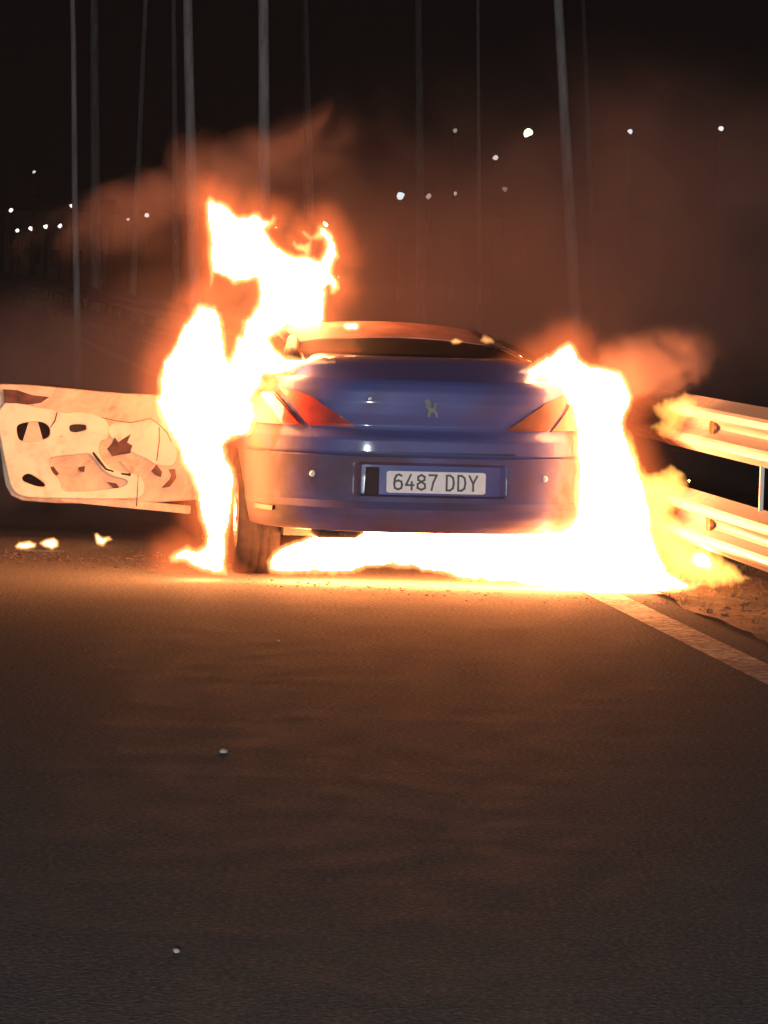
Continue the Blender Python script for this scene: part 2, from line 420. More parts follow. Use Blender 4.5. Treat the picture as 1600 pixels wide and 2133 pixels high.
def panel(name, z0, z1, xl, xr, off, mat, nz=16, nx=30, recess=None, parent=None, thick=.02):
    grid = []
    for i in range(nz+1):
        z = z0+(z1-z0)*i/nz; row = []
        a, b = xl(z), xr(z)
        # even steps along the curved outline
        w_ = W_(z); ta = math.asin(max(-1, min(1, math.copysign((abs(a)/w_)**(NE/2), a)))); tb = math.asin(max(-1, min(1, math.copysign((abs(b)/w_)**(NE/2), b))))
        for k in range(nx+1):
            if abs(a) > .8 or abs(b) > .8:
                u = k/nx; t1 = ta+(tb-ta)*u; xq = math.copysign(w_*abs(math.sin(t1))**(2/NE), t1); xl_ = a+(b-a)*u; x = .6*xl_+.4*xq
            else: x = a+(b-a)*k/nx
            p = rear_pt(x, z)
            e = 1e-3
            dx = rear_pt(x+(-e if x > 0 else e), z)-p; dz = rear_pt(x, z+e if z < 1.1 else z-e)-p
            nr = dx.cross(dz); nr.normalize()
            if nr.y > 0: nr = -nr
            o_ = off-(recess(x, z) if recess else 0)
            row.append((p+nr*o_, nr))
        grid.append(row)
    v, f = [], []
    for row in grid: v += [p for p, _ in row]
    m_ = nx+1
    for i in range(nz):
        for k in range(nx): a = i*m_+k; f.append((a, a+1, a+m_+1, a+m_))
    # skirt round the edge
    loop = [(0, k) for k in range(nx+1)] + [(i, nx) for i in range(1, nz+1)] + [(nz, k) for k in range(nx-1, -1, -1)] + [(i, 0) for i in range(nz-1, 0, -1)]
    b0 = len(v)
    for i, k in loop: p, nr = grid[i][k]; v.append(p-nr*thick)
    for q in range(len(loop)):
        i, k = loop[q]; i2, k2 = loop[(q+1) % len(loop)]
        f.append((i*m_+k, b0+q, b0+(q+1) % len(loop), i2*m_+k2))
    o = mesh(name, v, f, mat, parent or car)
    bmd = o.data; bm = bmesh.new(); bm.from_mesh(bmd); bmesh.ops.recalc_face_normals(bm, faces=bm.faces)
    for e in bm.edges:
        if len(e.link_faces) == 2 and e.calc_face_angle() > R(40): e.smooth = False
    bm.to_mesh(bmd); bm.free()
    return o
def ip(zs, xs): return lambda z: float(np.interp(z, zs, xs))
def sstep(a, b, x): t = min(1, max(0, (x-a)/(b-a))); return t*t*(3-2*t)
def plate_recess(x, z):
    e = min(sstep(-.40, -.355, x), 1-sstep(.355, .40, x))*min(sstep(.492, .505, z), 1-sstep(.655, .67, z))
    return .03*e
panel('bumper', .325, .706, lambda z: -.9*W_(z)/.93-.005, lambda z: .9*W_(z)/.93+.005, .024, M_BUMP, 44, 170, plate_recess)
lidl = ip([.722, .735, .76, .80, .835, 1.03, 1.09], [-.45, -.52, -.565, -.60, -.62, -.775, -.79])
panel('trunk_lid', .722, 1.092, lidl, lambda z: -lidl(z), .008, M_PAINT, 40, 90)
for s in (-1, 1):
    il = ip([.845, 1.03], [-.628, -.765]); ir = ip([.845, .87, 1.0, 1.03], [-.395, -.42, -.62, -.72])
    ol = ip([.845, 1.01], [-.875, -.865]); orr = ip([.845, 1.01], [-.655, -.792])
    sl = ip([.85, 1.0], [-.745, -.855]); sr = ip([.85, 1.0], [-.668, -.795])
    def mir(g_, s=s): return (lambda z: -s*g_(z)) if s > 0 else g_
    def pp(nm_, z0, z1, a, b, off, mat, **k):
        if s < 0: return panel(nm_, z0, z1, a, b, off, mat, **k)
        return panel(nm_, z0, z1, lambda z: -b(z), lambda z: -a(z), off, mat, **k)
    pp('lid_lamp', .845, 1.028, il, ir, .016, M_LAMP if s < 0 else M_LAMPS, nz=14, nx=16)
    tl = pp('tail_lamp', .845, 1.01, ol, orr, .012, M_LAMPH if s < 0 else M_LAMPS, nz=14, nx=16)
    if s < 0: pp('lamp_strip', .852, 1.0, sl, sr, .022, M_LAMPB, nz=14, nx=10, parent=tl)
for x, z in ((-.615, .60), (.615, .60)):  # pale domes that paint a lamp highlight onto the bumper
    bm = bmesh.new(); p = rear_pt(x, z); bmesh.ops.create_uvsphere(bm, u_segments=16, v_segments=8, radius=.017, matrix=Matrix.Translation(p+Vector((0, -.026, 0))) @ Matrix.Diagonal((1, .6, 1, 1))); from_bm('highlight_dome', bm, M_PLATE, car, True)
panel('recess_insert', .50, .645, lambda z: -.352+.05*(z-.5), lambda z: -.275, .004, simple('mauve_trim', (.05, .032, .038), .8, 0, .2, 10, .1, Specular_IOR_Level=.1), 6, 8)
panel('bumper_reflector', .405, .43, lambda z: -.855, lambda z: -.78, .034, M_LAMPH, 3, 6)
# plate
pl = shape2d('number_plate', smooth_poly([(-.26, -.055), (-.225, -.055), (.225, -.055), (.26, -.055), (.26, -.03), (.26, .03), (.26, .055), (.225, .055), (-.225, .055), (-.26, .055), (-.26, .03), (-.26, -.03)], 2), depth=.008, bevel=.002, mat=M_PLATE, parent=car)
PX, PZ = .022, .575
pl.location = (PX, .0035, PZ-.003); pl.rotation_euler = (R(-4), 0, 0)
# heavy strokes for each character: widths suit the pressed lettering of the plate
STROKES = {
 '6': [[(.9, .92), (.62, 1), (.3, .95), (.08, .7), (.02, .35), (.1, .08), (.5, 0), (.88, .08), (.98, .3), (.88, .52), (.5, .6), (.1, .5)]],
 '4': [[(.62, 1), (.05, .3), (.98, .3)], [(.74, .52), (.74, 0)]],
 '8': [[(.5, .54), (.12, .66), (.1, .88), (.5, 1), (.9, .88), (.88, .66), (.5, .54), (.06, .38), (.04, .12), (.5, 0), (.96, .12), (.94, .38), (.5, .54)]],
 '7': [[(.05, 1), (.95, 1), (.55, .5), (.35, 0)]],
 'D': [[(.08, 0), (.08, 1), (.5, 1), (.85, .85), (.95, .5), (.85, .15), (.5, 0), (.08, 0)]],
 'Y': [[(.02, 1), (.5, .48), (.98, 1)], [(.5, .5), (.5, 0)]]}
xc = -.222
for ch in '6487 DDY':
    if ch == ' ': xc += .030; continue
    bm = bmesh.new(); wch, hch = .043, .077
    for st in STROKES[ch]:
        pts = [(xc+a*wch, b*hch-hch/2) for a, b in st]
        for (xa, za), (xb, zb) in zip(pts, pts[1:]):
            d_ = Vector((xb-xa, 0, zb-za)); ln = d_.length
            box(bm, ((xa+xb)/2, 0, (za+zb)/2), (ln+.009, .004, .0105), Matrix.Rotation(-math.atan2(d_.z, d_.x), 3, 'Y'))
    o = from_bm('plate_character', bm, M_INK, pl); o.location = (0, -.0075, 0); o['label'] = 'character %s on the number plate' % ch
    xc += .061
# emblem: small chrome figure of a standing beast in two bent strokes
em = shape2d('emblem', [(-.035, .04), (-.018, .048), (-.004, .036), (.002, .018), (-.008, .004), (.012, -.002), (.016, .026), (.028, .030), (.022, -.006), (.036, -.030), (.040, -.050), (.026, -.048), (.018, -.026), (.004, -.018), (-.004, -.046), (-.018, -.046), (-.012, -.016), (-.030, .006), (-.022, .022)], depth=.010, bevel=.002, mat=simple('badge_metal', (.15, .15, .15), .5, .2, .1, 30), parent=car)
p = rear_pt(0, .96); em.location = (-.012, p.y-.014, .96); em.rotation_euler = (R(-4), 0, 0)
panel('lid_lower_lip', .72, .728, lambda z: -.44, lambda z: .44, .014, M_BLACK, 2, 40)
bm = bmesh.new(); box(bm, (-.34, .06, .90), (.0, .0, .0)) if False else None
tube(bm, [(-.335, .062-.008, 1.0), (-.335, .04, 1.0)], [.012, .010], 12); from_bm('lid_glint', bm, M_CHROME, car)  # chrome stud added in place of the lamp highlight on the lid
# exhaust and silencer under the bumper
bm = bmesh.new(); tube(bm, [(-.60, .24, .33), (-.56, .24, .33), (-.36, .24, .33), (-.32, .24, .33)], [.05, .075, .075, .05], 16)
from_bm('silencer', bm, M_CHAR, car, True)
bm = bmesh.new(); box(bm, (0, 2.4, .27), (1.4, 3.6, .06)); from_bm('underfloor', bm, M_CHAR, car)
bm = bmesh.new(); tube(bm, [(-.7, 1.03, .33), (.7, 1.03, .33)], .05, 12); tube(bm, [(-.7, 3.75, .33), (.7, 3.75, .33)], .04, 12); from_bm('axle', bm, M_CHAR, car)
# greenhouse
def gpanel(name, rows, mat, crown=.03, thick=.006, nx=14, sub=6, parent=None):
    """rows: (y, z, half width, shoulder drop)"""
    v, f = [], []; full = []
    for a, b in zip(rows, rows[1:]):
        for k in range(sub): u = k/sub; full.append([a[q]+(b[q]-a[q])*u for q in range(3)])
    full.append(list(rows[-1][:3]))
    for y, z, h in full:
        for k in range(nx+1):
            t_ = -1+2*k/nx; v.append((h*t_, y+.05*t_*t_*(1 if y > 1.9 else 1), z-crown*t_*t_))
    m_ = nx+1
    for i in range(len(full)-1):
        for k in range(nx): a = i*m_+k; f.append((a, a+1, a+m_+1, a+m_))
    o = mesh(name, v, f, mat, parent or car); s_ = o.modifiers.new('thickness', 'SOLIDIFY'); s_.thickness = thick
    return o
gpanel('rear_window', [(.58, 1.222, .61), (.85, 1.25, .59), (1.10, 1.275, .565), (1.34, 1.297, .54)], M_GLASSD, .035)
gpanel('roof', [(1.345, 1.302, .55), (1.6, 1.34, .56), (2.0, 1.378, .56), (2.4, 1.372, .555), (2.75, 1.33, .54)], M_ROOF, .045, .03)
gpanel('windscreen', [(2.76, 1.305, .535), (3.1, 1.18, .59), (3.55, 1.0, .64)], M_GLASSD, .035)
def pillar(name, pts, rads, mat=M_SCORCH):
    bm = bmesh.new(); tube(bm, pts, rads, 10); return from_bm(name, bm, mat, car, True)
for s in (-1, 1):
    pillar('rear_pillar', [(s*.67, .56, 1.15), (s*.645, .95, 1.20), (s*.61, 1.2, 1.235), (s*.585, 1.42, 1.27)], [.045, .045, .04, .03], M_BLACK)
    pillar('front_pillar', [(s*.57, 2.72, 1.26), (s*.63, 3.1, 1.13), (s*.68, 3.55, .97)], [.03, .03, .035])
    pillar('roof_rail', [(s*.575, 1.38, 1.25), (s*.595, 1.9, 1.30), (s*.585, 2.4, 1.298), (s*.565, 2.75, 1.255)], .024)
    if s > 0:
        v = [(s*.675, 1.0, 1.10), (s*.70, 2.0, 1.05), (s*.70, 3.3, .99), (s*.585, 1.5, 1.26), (s*.60, 2.1, 1.29), (s*.585, 2.7, 1.26)]
        o = mesh('side_window', v, [(0, 1, 4, 3), (1, 2, 5, 4)], M_GLASSD, car); q = o.modifiers.new('t', 'SOLIDIFY'); q.thickness = .005
bm = bmesh.new(); tube(bm, [(.605, .58, 1.205), (.585, .85, 1.235), (.56, 1.1, 1.258), (.535, 1.34, 1.277)], .007, 8); from_bm('window_trim', bm, M_CHROME, car, True)
for s in (-1, 1):
    bm = bmesh.new(); box(bm, (s*.38, 2.55, 1.0), (.50, .14, .42), None, .05); box(bm, (s*.38, 2.50, 1.22), (.26, .10, .11), None, .03); from_bm('front_seat', bm, M_CHAR, car)
bm = bmesh.new(); box(bm, (0, 1.50, 1.07), (1.10, .14, .16), None, .04); box(bm, (-.33, 1.46, 1.16), (.24, .08, .09), None, .03); box(bm, (.33, 1.46, 1.16), (.24, .08, .09), None, .03); from_bm('rear_seat', bm, M_CHAR, car)
bm = bmesh.new(); box(bm, (-.99, 3.2, 1.0), (.2, .1, .13), None, .04); from_bm('wing_mirror', bm, M_CHAR, car) if False else bm.free()
bm = bmesh.new(); box(bm, (.99, 3.2, .97), (.2, .1, .13), None, .04); from_bm('wing_mirror', bm, M_PAINT, car)
# headlamps, front bumper grille (away from the camera)
for s in (-1, 1):
    bm = bmesh.new(); box(bm, (s*.66, 4.46, .62), (.34, .22, .12), Matrix.Rotation(-s*.45, 3, 'Z'), .03); from_bm('headlight', bm, M_GLASSD, car)
bm = bmesh.new(); box(bm, (0, 4.74, .45), (.9, .06, .22), None, .02); from_bm('grille', bm, M_BLACK, car)
# wheels
tp = [(-.105, .20), (-.112, .24), (-.115, .29), (-.108, .318), (-.09, .33), (-.05, .334), (-.048, .331), (-.044, .331), (-.038, .335), (-.004, .336), (-.002, .332), (.006, .332), (.008, .336), (.038, .335), (.044, .331), (.048, .331), (.05, .334), (.09, .33), (.108, .318), (.115, .29), (.112, .24), (.105, .20), (-.105, .20)]
bm = bmesh.new(); lathe(bm, tp, 56); whl = from_bm('wheel', bm, M_RUBBER, car, True)
bm = bmesh.new(); lathe(bm, [(-.10, .205), (-.095, .20), (-.02, .19), (.09, .19), (.10, .205)], 40)
for k in range(10):
    a = k*math.pi/5; rm = Matrix.Rotation(a, 3, 'X')
    box(bm, rm @ Vector((-.07, 0, .11)), (.03, .028, .18), rm, .004)
r_ = lathe(bm, [(-.09, .001), (-.095, .04), (-.07, .055), (.02, .055)], 20)
rim0 = from_bm('rim', bm, M_RIM, whl)
def put_wheel(src, x, y, rz, new):
    wv = src
    if new:
        wv = src.copy(); C.objects.link(wv); wv.parent = car
        rr = rim0.copy(); C.objects.link(rr); rr.parent = wv
    wv.location = (x, y, .332); wv.rotation_euler = (0, 0, rz)
    return wv
put_wheel(whl, -.812, 1.03, 0, False)
for x, y, rz in ((.812, 1.03, math.pi), (-.812, 3.75, 0), (.812, 3.75, math.pi)): put_wheel(whl, x, y, rz, True)

# open driver's door: hinge on the left flank, swung out towards the camera's left
HINGE = Vector((-.935, 3.18, 0))
DS = 352.0
def dpt(cx, cy):
    """point of the door panel, from the enlarged crop of the photograph, in metres from its hinge edge"""
    X, Y_ = cx/2.857, 740+cy/2.857
    return (-(402-X)/DS*1.0, .24+(1048-Y_+(X-350)*.085)/DS)
door = empty('door', HINGE, R(-1), car); door['label'] = 'left door swung wide open, its burnt inner side showing'
def dz(pts): return [dpt(*p) for p in pts]
outer = dz([(-70, 112), (120, 130), (330, 160), (520, 190), (700, 215), (900, 235), (1148, 262), (1148, 860), (1000, 862), (600, 852), (300, 828), (110, 802), (50, 770), (18, 715), (2, 640), (-20, 500), (-60, 300)])
shape2d('door_skin', outer, depth=.012, bevel=.004, mat=M_SCORCH, parent=door).location = (0, .06, 0)
shape2d('inner_panel', outer, depth=.05, bevel=.012, mat=M_DOORBASE, parent=door).location = (0, .02, 0)
fr_out = dz([(-40, 222), (90, 235), (180, 262), (300, 285), (330, 305), (430, 300), (530, 325), (600, 365), (605, 430), (598, 470), (560, 470), (545, 530), (560, 575), (600, 630), (650, 665), (740, 690), (830, 720), (830, 830), (720, 828), (560, 820), (300, 800), (120, 782), (66, 755), (38, 710), (20, 640), (-8, 520), (-36, 380)])
hA = dz([(50, 355), (90, 335), (180, 330), (235, 345), (268, 380), (268, 435), (235, 458), (150, 468), (80, 460), (58, 420)])
hB = dz([(368, 360), (475, 366), (485, 385), (483, 420), (390, 428), (366, 405)])
hC = dz([(92, 660), (130, 638), (170, 655), (215, 688), (246, 715), (245, 742), (200, 742), (130, 714), (96, 695)])
hD = dz([(250, 560), (300, 548), (420, 545), (505, 540), (545, 590), (585, 645), (640, 690), (730, 712), (745, 745), (700, 775), (600, 780), (400, 782), (335, 770), (318, 700), (262, 640)])
fr_ = shape2d('trim_frame', smooth_poly(fr_out, 1), [smooth_poly(hA, 2)[::-1], smooth_poly(hB, 2)[::-1], smooth_poly(hC, 2)[::-1], smooth_poly(hD, 2)[::-1]], depth=.03, bevel=.008, mat=M_DOORIN, parent=door)
fr_.location = (0, -.045, 0)
o = shape2d('torn_strut', dz([(140, 325), (180, 325), (222, 465), (95, 475)]), depth=.012, bevel=.002, mat=M_DOORBASE, parent=door); o.location = (0, -.036, 0)
for nm_, pts, y_ in (('hole_lining', [(45, 330), (275, 325), (275, 470), (45, 475)], -.023), ('hole_lining', [(85, 630), (255, 635), (255, 750), (85, 745)], -.023), ('hole_lining', [(360, 355), (492, 355), (492, 435), (360, 435)], -.024)):
    o = shape2d(nm_, dz(pts), depth=.008, mat=M_GLASSD if y_ == -.023 else M_CHAR, parent=door); o.location = (0, y_, 0)
# speaker plate and charred remains on the hinge half
o = shape2d('speaker_plate', smooth_poly(dz([(610, 380), (760, 385), (880, 375), (960, 430), (1010, 520), (1030, 600), (1000, 660), (900, 640), (850, 600), (760, 560), (700, 500), (620, 460)]), 2), depth=.02, bevel=.006, mat=M_DOORIN, parent=door); o.location = (0, -.02, 0)
for i, pts in enumerate(([(612, 530), (640, 500), (650, 470), (672, 500), (700, 480), (738, 458), (720, 500), (752, 520), (740, 560), (690, 565), (640, 572)],
            [(688, 610), (720, 600), (745, 630), (800, 640), (850, 610), (862, 690), (830, 745), (800, 700), (780, 720), (770, 760), (752, 740), (758, 680), (720, 650)],
            [(880, 680), (905, 650), (935, 690), (930, 715), (900, 700)], [(985, 680), (1015, 680), (1022, 730), (985, 778), (950, 780), (990, 740), (1000, 710)],
            [(545, 438), (572, 442), (562, 458), (545, 452)], [(620, 735), (665, 745), (680, 768), (650, 762)], [(85, 262), (112, 272), (105, 292), (88, 285)], [(440, 635), (470, 630), (468, 655), (448, 652)],
            [(255, 625), (285, 620), (315, 660), (300, 672)], [(90, 478), (120, 478), (112, 498), (98, 495)], [(-20, 140), (60, 150), (150, 185), (240, 200), (200, 225), (120, 232), (60, 245), (-10, 236)])):
    o = shape2d('char_patch', dz(pts), depth=.016, bevel=.004, mat=M_BURNT if i != 1 else M_DOORBASE, parent=door); o.location = (0, -.05 if i > 3 else -.036, 0)
bm = bmesh.new()
def cable(pts, y, r):
    q = [dpt(*p) for p in pts]; tube(bm, [(a, y-.004*math.sin(k*1.7), b) for k, (a, b) in enumerate(q)], r, 6)
cable([(300, 330), (340, 308), (430, 302), (540, 330), (640, 360), (740, 380), (860, 360), (910, 400), (960, 450), (990, 510)], -.062, .0022)
cable([(270, 445), (330, 440), (380, 425), (480, 400)], -.062, .003)
cable([(915, 420), (918, 500), (905, 620)], -.040, .003)
cable([(520, 545), (560, 600), (600, 650), (680, 680), (750, 695)], -.062, .010)
cable([(795, 700), (792, 800), (790, 885)], -.066, .003)
cable([(300, 290), (288, 340), (262, 380)], -.066, .004)
from_bm('wiring', bm, M_CHAR, door, True)
bm = bmesh.new()
q0, q1 = dpt(260, 838), dpt(1120, 888)
box(bm, ((q0[0]+q1[0])/2, .0, (q0[1]+q1[1])/2), (q1[0]-q0[0], .06, .05), Matrix.Rotation(R(4.2), 3, 'Y'), .01); from_bm('sill_strip', bm, M_DOORBASE, door)

# ------------------------------------------------------------ flames
def flame(name, poly, Y, label, grp=None, emat=M_FLAME, cmat=M_CORE, amp=1.0, hmax=.11, hole=(), step=3.0, core_d=.032, slant=0, halo=None, jag=1.0, halo_dy=0):
    """closed, lens shaped body of burning gas: poly is its outline, Y its distance"""
    P = np.array(poly, float); H = [np.array(h, float) for h in hole]
    k = Y/FPX
    x0, y0 = P.min(0)-14-(halo or 0)*400; x1, y1 = P.max(0)+14+(halo or 0)*400
    xs = np.arange(x0, x1+step, step); ys = np.arange(y0, y1+step, step)
    GX, GY = np.meshgrid(xs, ys)
    # ragged edges
    nz = np.zeros((2,)+GX.shape)
    for i in range(GX.shape[0]):
        for j in range(GX.shape[1]):
            a, b = GX[i, j], GY[i, j]
            q = Vector((a/26, b/40, Y)); r_ = Vector((a/9, b/14, Y+9))
            nz[0, i, j] = 5*noise.noise(q)+2.6*noise.noise(r_); nz[1, i, j] = 6*noise.noise(q+Vector((7, 3, 1)))+3.0*noise.noise(r_+Vector((3, 9, 2)))
    QX, QY = GX+nz[0]*jag, GY+nz[1]*jag
    def sd(Q):
        ins = np.zeros(GX.shape, bool); dm = np.full(GX.shape, 1e9)
        for a, b in zip(Q, np.roll(Q, -1, 0)):
            c_ = (a[1] > QY) != (b[1] > QY)
            with np.errstate(divide='ignore', invalid='ignore'):
                xi = (b[0]-a[0])*(QY-a[1])/(b[1]-a[1])+a[0]
            ins ^= c_ & (QX < xi)
            d = b-a; t_ = np.clip(((QX-a[0])*d[0]+(QY-a[1])*d[1])/max(1e-9, d@d), 0, 1)
            dm = np.minimum(dm, np.hypot(QX-a[0]-t_*d[0], QY-a[1]-t_*d[1]))
        return np.where(ins, dm, -dm)
    D_ = sd(P)
    for h in H: D_ = np.minimum(D_, -sd(h))
    D_ = D_*k                                       # metres
    def bodyh(d): return np.maximum(amp*hmax*(1-np.exp(-d*1.4/hmax)), .0015)
    def solid(nm_, thr, prof_, mat, par, dy=0):
        hgt = np.where(D_ > thr, prof_(np.maximum(D_-thr, 0)), 0)
        idx = -np.ones(GX.shape, int); v = []; f = []
        cells = []
        pos = D_ > thr
        for i in range(GX.shape[0]-1):
            for j in range(GX.shape[1]-1):
                if pos[i:i+2, j:j+2].any(): cells.append((i, j))
        fr, bk = {}, {}
        def vid(i, j):
            if (i, j) not in fr:
                a, b = GX[i, j], GY[i, j]
                wob = .10*noise.noise(Vector((a/60, b/80, Y*2)))+.03*noise.noise(Vector((a/20, b/30, Y*3)))
                # drape the mid surface in depth
                yy = Y+dy+wob+slant*(GY.max()-b)*k
                h = hgt[i, j]
                pf = at(a, b, yy-h); fr[i, j] = len(v); v.append(pf)
                if h > 1e-5: pb = at(a, b, yy+h); bk[i, j] = len(v); v.append(pb)
                else: bk[i, j] = fr[i, j]
            return fr[i, j], bk[i, j]
        for i, j in cells:
            q = [vid(i, j), vid(i, j+1), vid(i+1, j+1), vid(i+1, j)]
            f.append(tuple(a for a, _ in q)[::-1])
            bb = tuple(b for _, b in q)
            if set(bb) != set(a for a, _ in q): f.append(bb)
        if not v: return None
        me = bpy.data.meshes.new(nm_)
        org = sum((Vector(p) for p in v), Vector())/len(v)
        me.from_pydata([tuple(Vector(p)-ORG) for p in v], [], f); me.update(); me.shade_smooth()
        return link(nm_, me, mat, par)
    ctr = P.mean(0); ORG = at(ctr[0], P[:, 1].max(), Y)
    root = empty(name, ORG); tag(root, label, 'flame', grp)
    solid('flame_body', 0.0, lambda d: bodyh(d), emat, root)
    if core_d: solid('flame_core', core_d, lambda d: np.maximum(bodyh(d+core_d)-.012-.006*np.exp(-d/.01), .001), cmat, root)
    if halo:
        D0 = D_; D_ = D_+halo
        o = solid('glare_halo', 0.0, lambda d: np.maximum(.25*(1-np.exp(-(d/.15)**2)), .003), M_HALO, root, halo_dy)
    return root
def c3(p): return [(280+x/3.333, 380+y/3.333) for x, y in p]
def c8(p): return [(300+x/3.44, 600+y/3.44) for x, y in p]
def c4(p): return [(1040+x/2.807, 680+y/2.807) for x, y in p]
def c1(p): return [(480+x/2.105, 620+y/2.105) for x, y in p]
def c2(p): return [(x/2.857, 740+y/2.857) for x, y in p]

roof_fl = c3([(480, 140), (520, 75), (548, 100), (570, 125), (605, 120), (655, 150), (692, 190), (725, 212), (790, 212), (830, 188), (865, 205), (900, 238), (935, 246), (965, 228), (992, 240), (975, 290), (935, 340), (958, 385), (1000, 430), (1060, 460), (1120, 500), (1180, 492), (1120, 475), (1082, 435), (1100, 395), (1130, 422), (1180, 418), (1215, 402), (1160, 365), (1145, 330), (1190, 340), (1230, 368), (1262, 340), (1278, 285), (1305, 272), (1350, 315), (1395, 380), (1415, 460), (1440, 520), (1408, 550), (1395, 600), (1390, 640), (1422, 680), (1432, 745), (1390, 795), (1350, 785), (1345, 740), (1338, 800), (1335, 900), (1330, 975), (1295, 1015), (1180, 1035), (1062, 1025), (1000, 1062), (955, 1092), (990, 1150), (1020, 1200), (1000, 1260), (920, 1330), (800, 1400), (690, 1420), (640, 1330), (640, 1230), (668, 1160), (690, 1070), (735, 1040), (745, 960), (800, 920), (838, 850), (850, 760), (838, 685), (780, 700), (700, 712), (620, 672), (560, 652), (545, 720), (520, 740), (518, 640), (512, 560), (505, 450), (495, 300), (480, 200)])
curl = c3([(1240, 398), (1300, 398), (1312, 450), (1272, 522), (1228, 500)])
flame('flame', roof_fl, 21.7, 'tall ragged flame curling above the left side of the car roof', 'flames on the car', hole=[curl], slant=.12, halo=.17, jag=.8, amp=1.0, hmax=.3)
left_fl = c8([(440, 100), (378, 110), (345, 150), (298, 220), (258, 290), (225, 370), (168, 450), (128, 520), (100, 600), (88, 760), (70, 820), (96, 900), (130, 980), (178, 1060), (225, 1150), (262, 1260), (322, 1360), (345, 1450), (372, 1560), (405, 1700), (428, 1790), (418, 1840), (350, 1862), (300, 1836), (255, 1868), (175, 1912), (172, 1962), (300, 1978), (420, 2042), (500, 2065), (606, 2066), (604, 1900), (612, 1750), (640, 1640), (668, 1500), (670, 1380), (652, 1280), (604, 1190), (590, 1130), (640, 1088), (710, 1085), (770, 1052), (795, 975), (822, 925), (812, 850), (800, 790), (850, 725), (880, 690), (865, 640), (950, 640), (1060, 622), (1180, 560), (1370, 545), (1385, 520), (1260, 500), (1120, 490), (1020, 470), (900, 400), (760, 380), (660, 480), (630, 505), (606, 470), (592, 380), (580, 280), (560, 190), (520, 130)])
flame('flame', left_fl, 20.3, 'tall flame pouring from the open left door opening down to the road', 'flames on the car', cmat=M_COREL, slant=-.02, halo=.17, jag=.8, hmax=.34, halo_dy=.45)
right_fl = c4([(100, 272), (190, 205), (290, 155), (355, 105), (405, 80), (445, 108), (475, 180), (540, 215), (645, 228), (725, 258), (765, 320), (795, 420), (765, 500), (742, 560), (772, 660), (806, 760), (840, 860), (880, 960), (900, 1080), (915, 1200), (955, 1330), (1005, 1430), (1120, 1490), (1240, 1500), (1140, 1545), (1000, 1572), (860, 1600), (700, 1620), (500, 1600), (340, 1560), (380, 1300), (405, 1180), (430, 1100), (438, 960), (446, 850), (432, 740), (428, 600), (402, 480), (330, 395), (255, 325)])
flame('flame', right_fl, 20.4, 'tall column of flame between the right rear corner and the crash barrier', 'flames on the car', halo=.17, jag=.7, hmax=.36, halo_dy=.25)
under_fl = c1([(150, 1160), (180, 1110), (240, 1075), (330, 1045), (400, 1000), (560, 985), (800, 975), (1200, 970), (1540, 970), (1620, 1050), (1650, 1240), (1560, 1300), (1400, 1290), (1180, 1262), (1000, 1238), (870, 1212), (800, 1190), (660, 1188), (560, 1205), (430, 1222), (340, 1218), (230, 1222), (170, 1205)])
flame('flame', under_fl, 20.32, 'low sheet of burning fuel on the road beneath the rear bumper', 'flames on the car', cmat=M_COREU, halo=.08, jag=.9, amp=1.1, hmax=.14, slant=.3)
# smaller ones
flame('flame', c3([(1440, 985), (1460, 968), (1520, 960), (1570, 975), (1572, 1015), (1540, 1038), (1480, 1035), (1448, 1015)]), 21.2, 'small flame licking the rear edge of the roof near its left end', 'small flames', jag=.5, core_d=.02, amp=1.3)
flame('flame', c1([(962, 190), (990, 176), (1020, 190), (1005, 206), (975, 206)]), 21.1, 'tiny flame on the right part of the rear window edge', 'small flames', jag=.3, core_d=0, amp=1.6)
flame('flame', c1([(1090, 190), (1110, 160), (1150, 178), (1160, 200), (1120, 204)]), 21.1, 'tiny pale painted glint at the right end of the roof edge', 'small flames', jag=.3, core_d=0, amp=.9)  # glint on the roof edge, built as a small emitting body
flame('flame', c1([(62, 690), (70, 655), (90, 640), (104, 660), (96, 690), (80, 760), (68, 750)]), 20.6, 'narrow flame on the scorched left rear wing', 'small flames', jag=.3, core_d=0, amp=.8)
for q, lab in ((c2([(82, 1135), (110, 1110), (180, 1098), (222, 1120), (215, 1150), (140, 1160), (95, 1155)]), 'leftmost small fire burning on the road under the open door'),
               (c2([(228, 1118), (262, 1096), (320, 1078), (352, 1100), (352, 1140), (310, 1164), (258, 1145)]), 'middle small fire on the road under the open door'),
               (c2([(556, 1068), (580, 1055), (612, 1080), (650, 1075), (674, 1098), (640, 1112), (612, 1140), (570, 1125)]), 'small fire on the road under the door, nearest the car')):
    yb = max(p[1] for p in q); Yd = on_ground(sum(p[0] for p in q)/len(q), yb).y
    flame('ground_fire', q, Yd, lab, 'small fires on the road', jag=.35, core_d=.018, amp=2.0, step=1.6, cmat=M_COREW)
flame('flame', c4([(748, 560), (800, 700), (850, 830), (900, 850), (1000, 815), (1090, 850), (1110, 960), (1030, 1080), (1090, 1200), (1230, 1275), (1390, 1400), (1470, 1470), (1350, 1530), (1180, 1520), (1000, 1480), (880, 1300), (800, 1000), (740, 800)]), 20.05, 'thin see-through yellow flame and painted glow spreading along the lower rail', 'flames on the car', emat=M_GLOW, core_d=0, hmax=.12, amp=.8, jag=1.4)
flame('flame', c4([(880, 600), (940, 540), (900, 470), (980, 420), (1080, 370), (1160, 420), (1150, 520), (1080, 600), (1000, 650), (940, 640)]), 20.2, 'thin see-through yellow glow painted over the burnt end of the upper rail', 'flames on the car', emat=M_GLOW, core_d=0, hmax=.08, amp=.6, jag=1.6)
rail_fire = c4([(1130, 1310), (1190, 1290), (1240, 1330), (1290, 1400), (1230, 1440), (1150, 1430), (1100, 1380)])
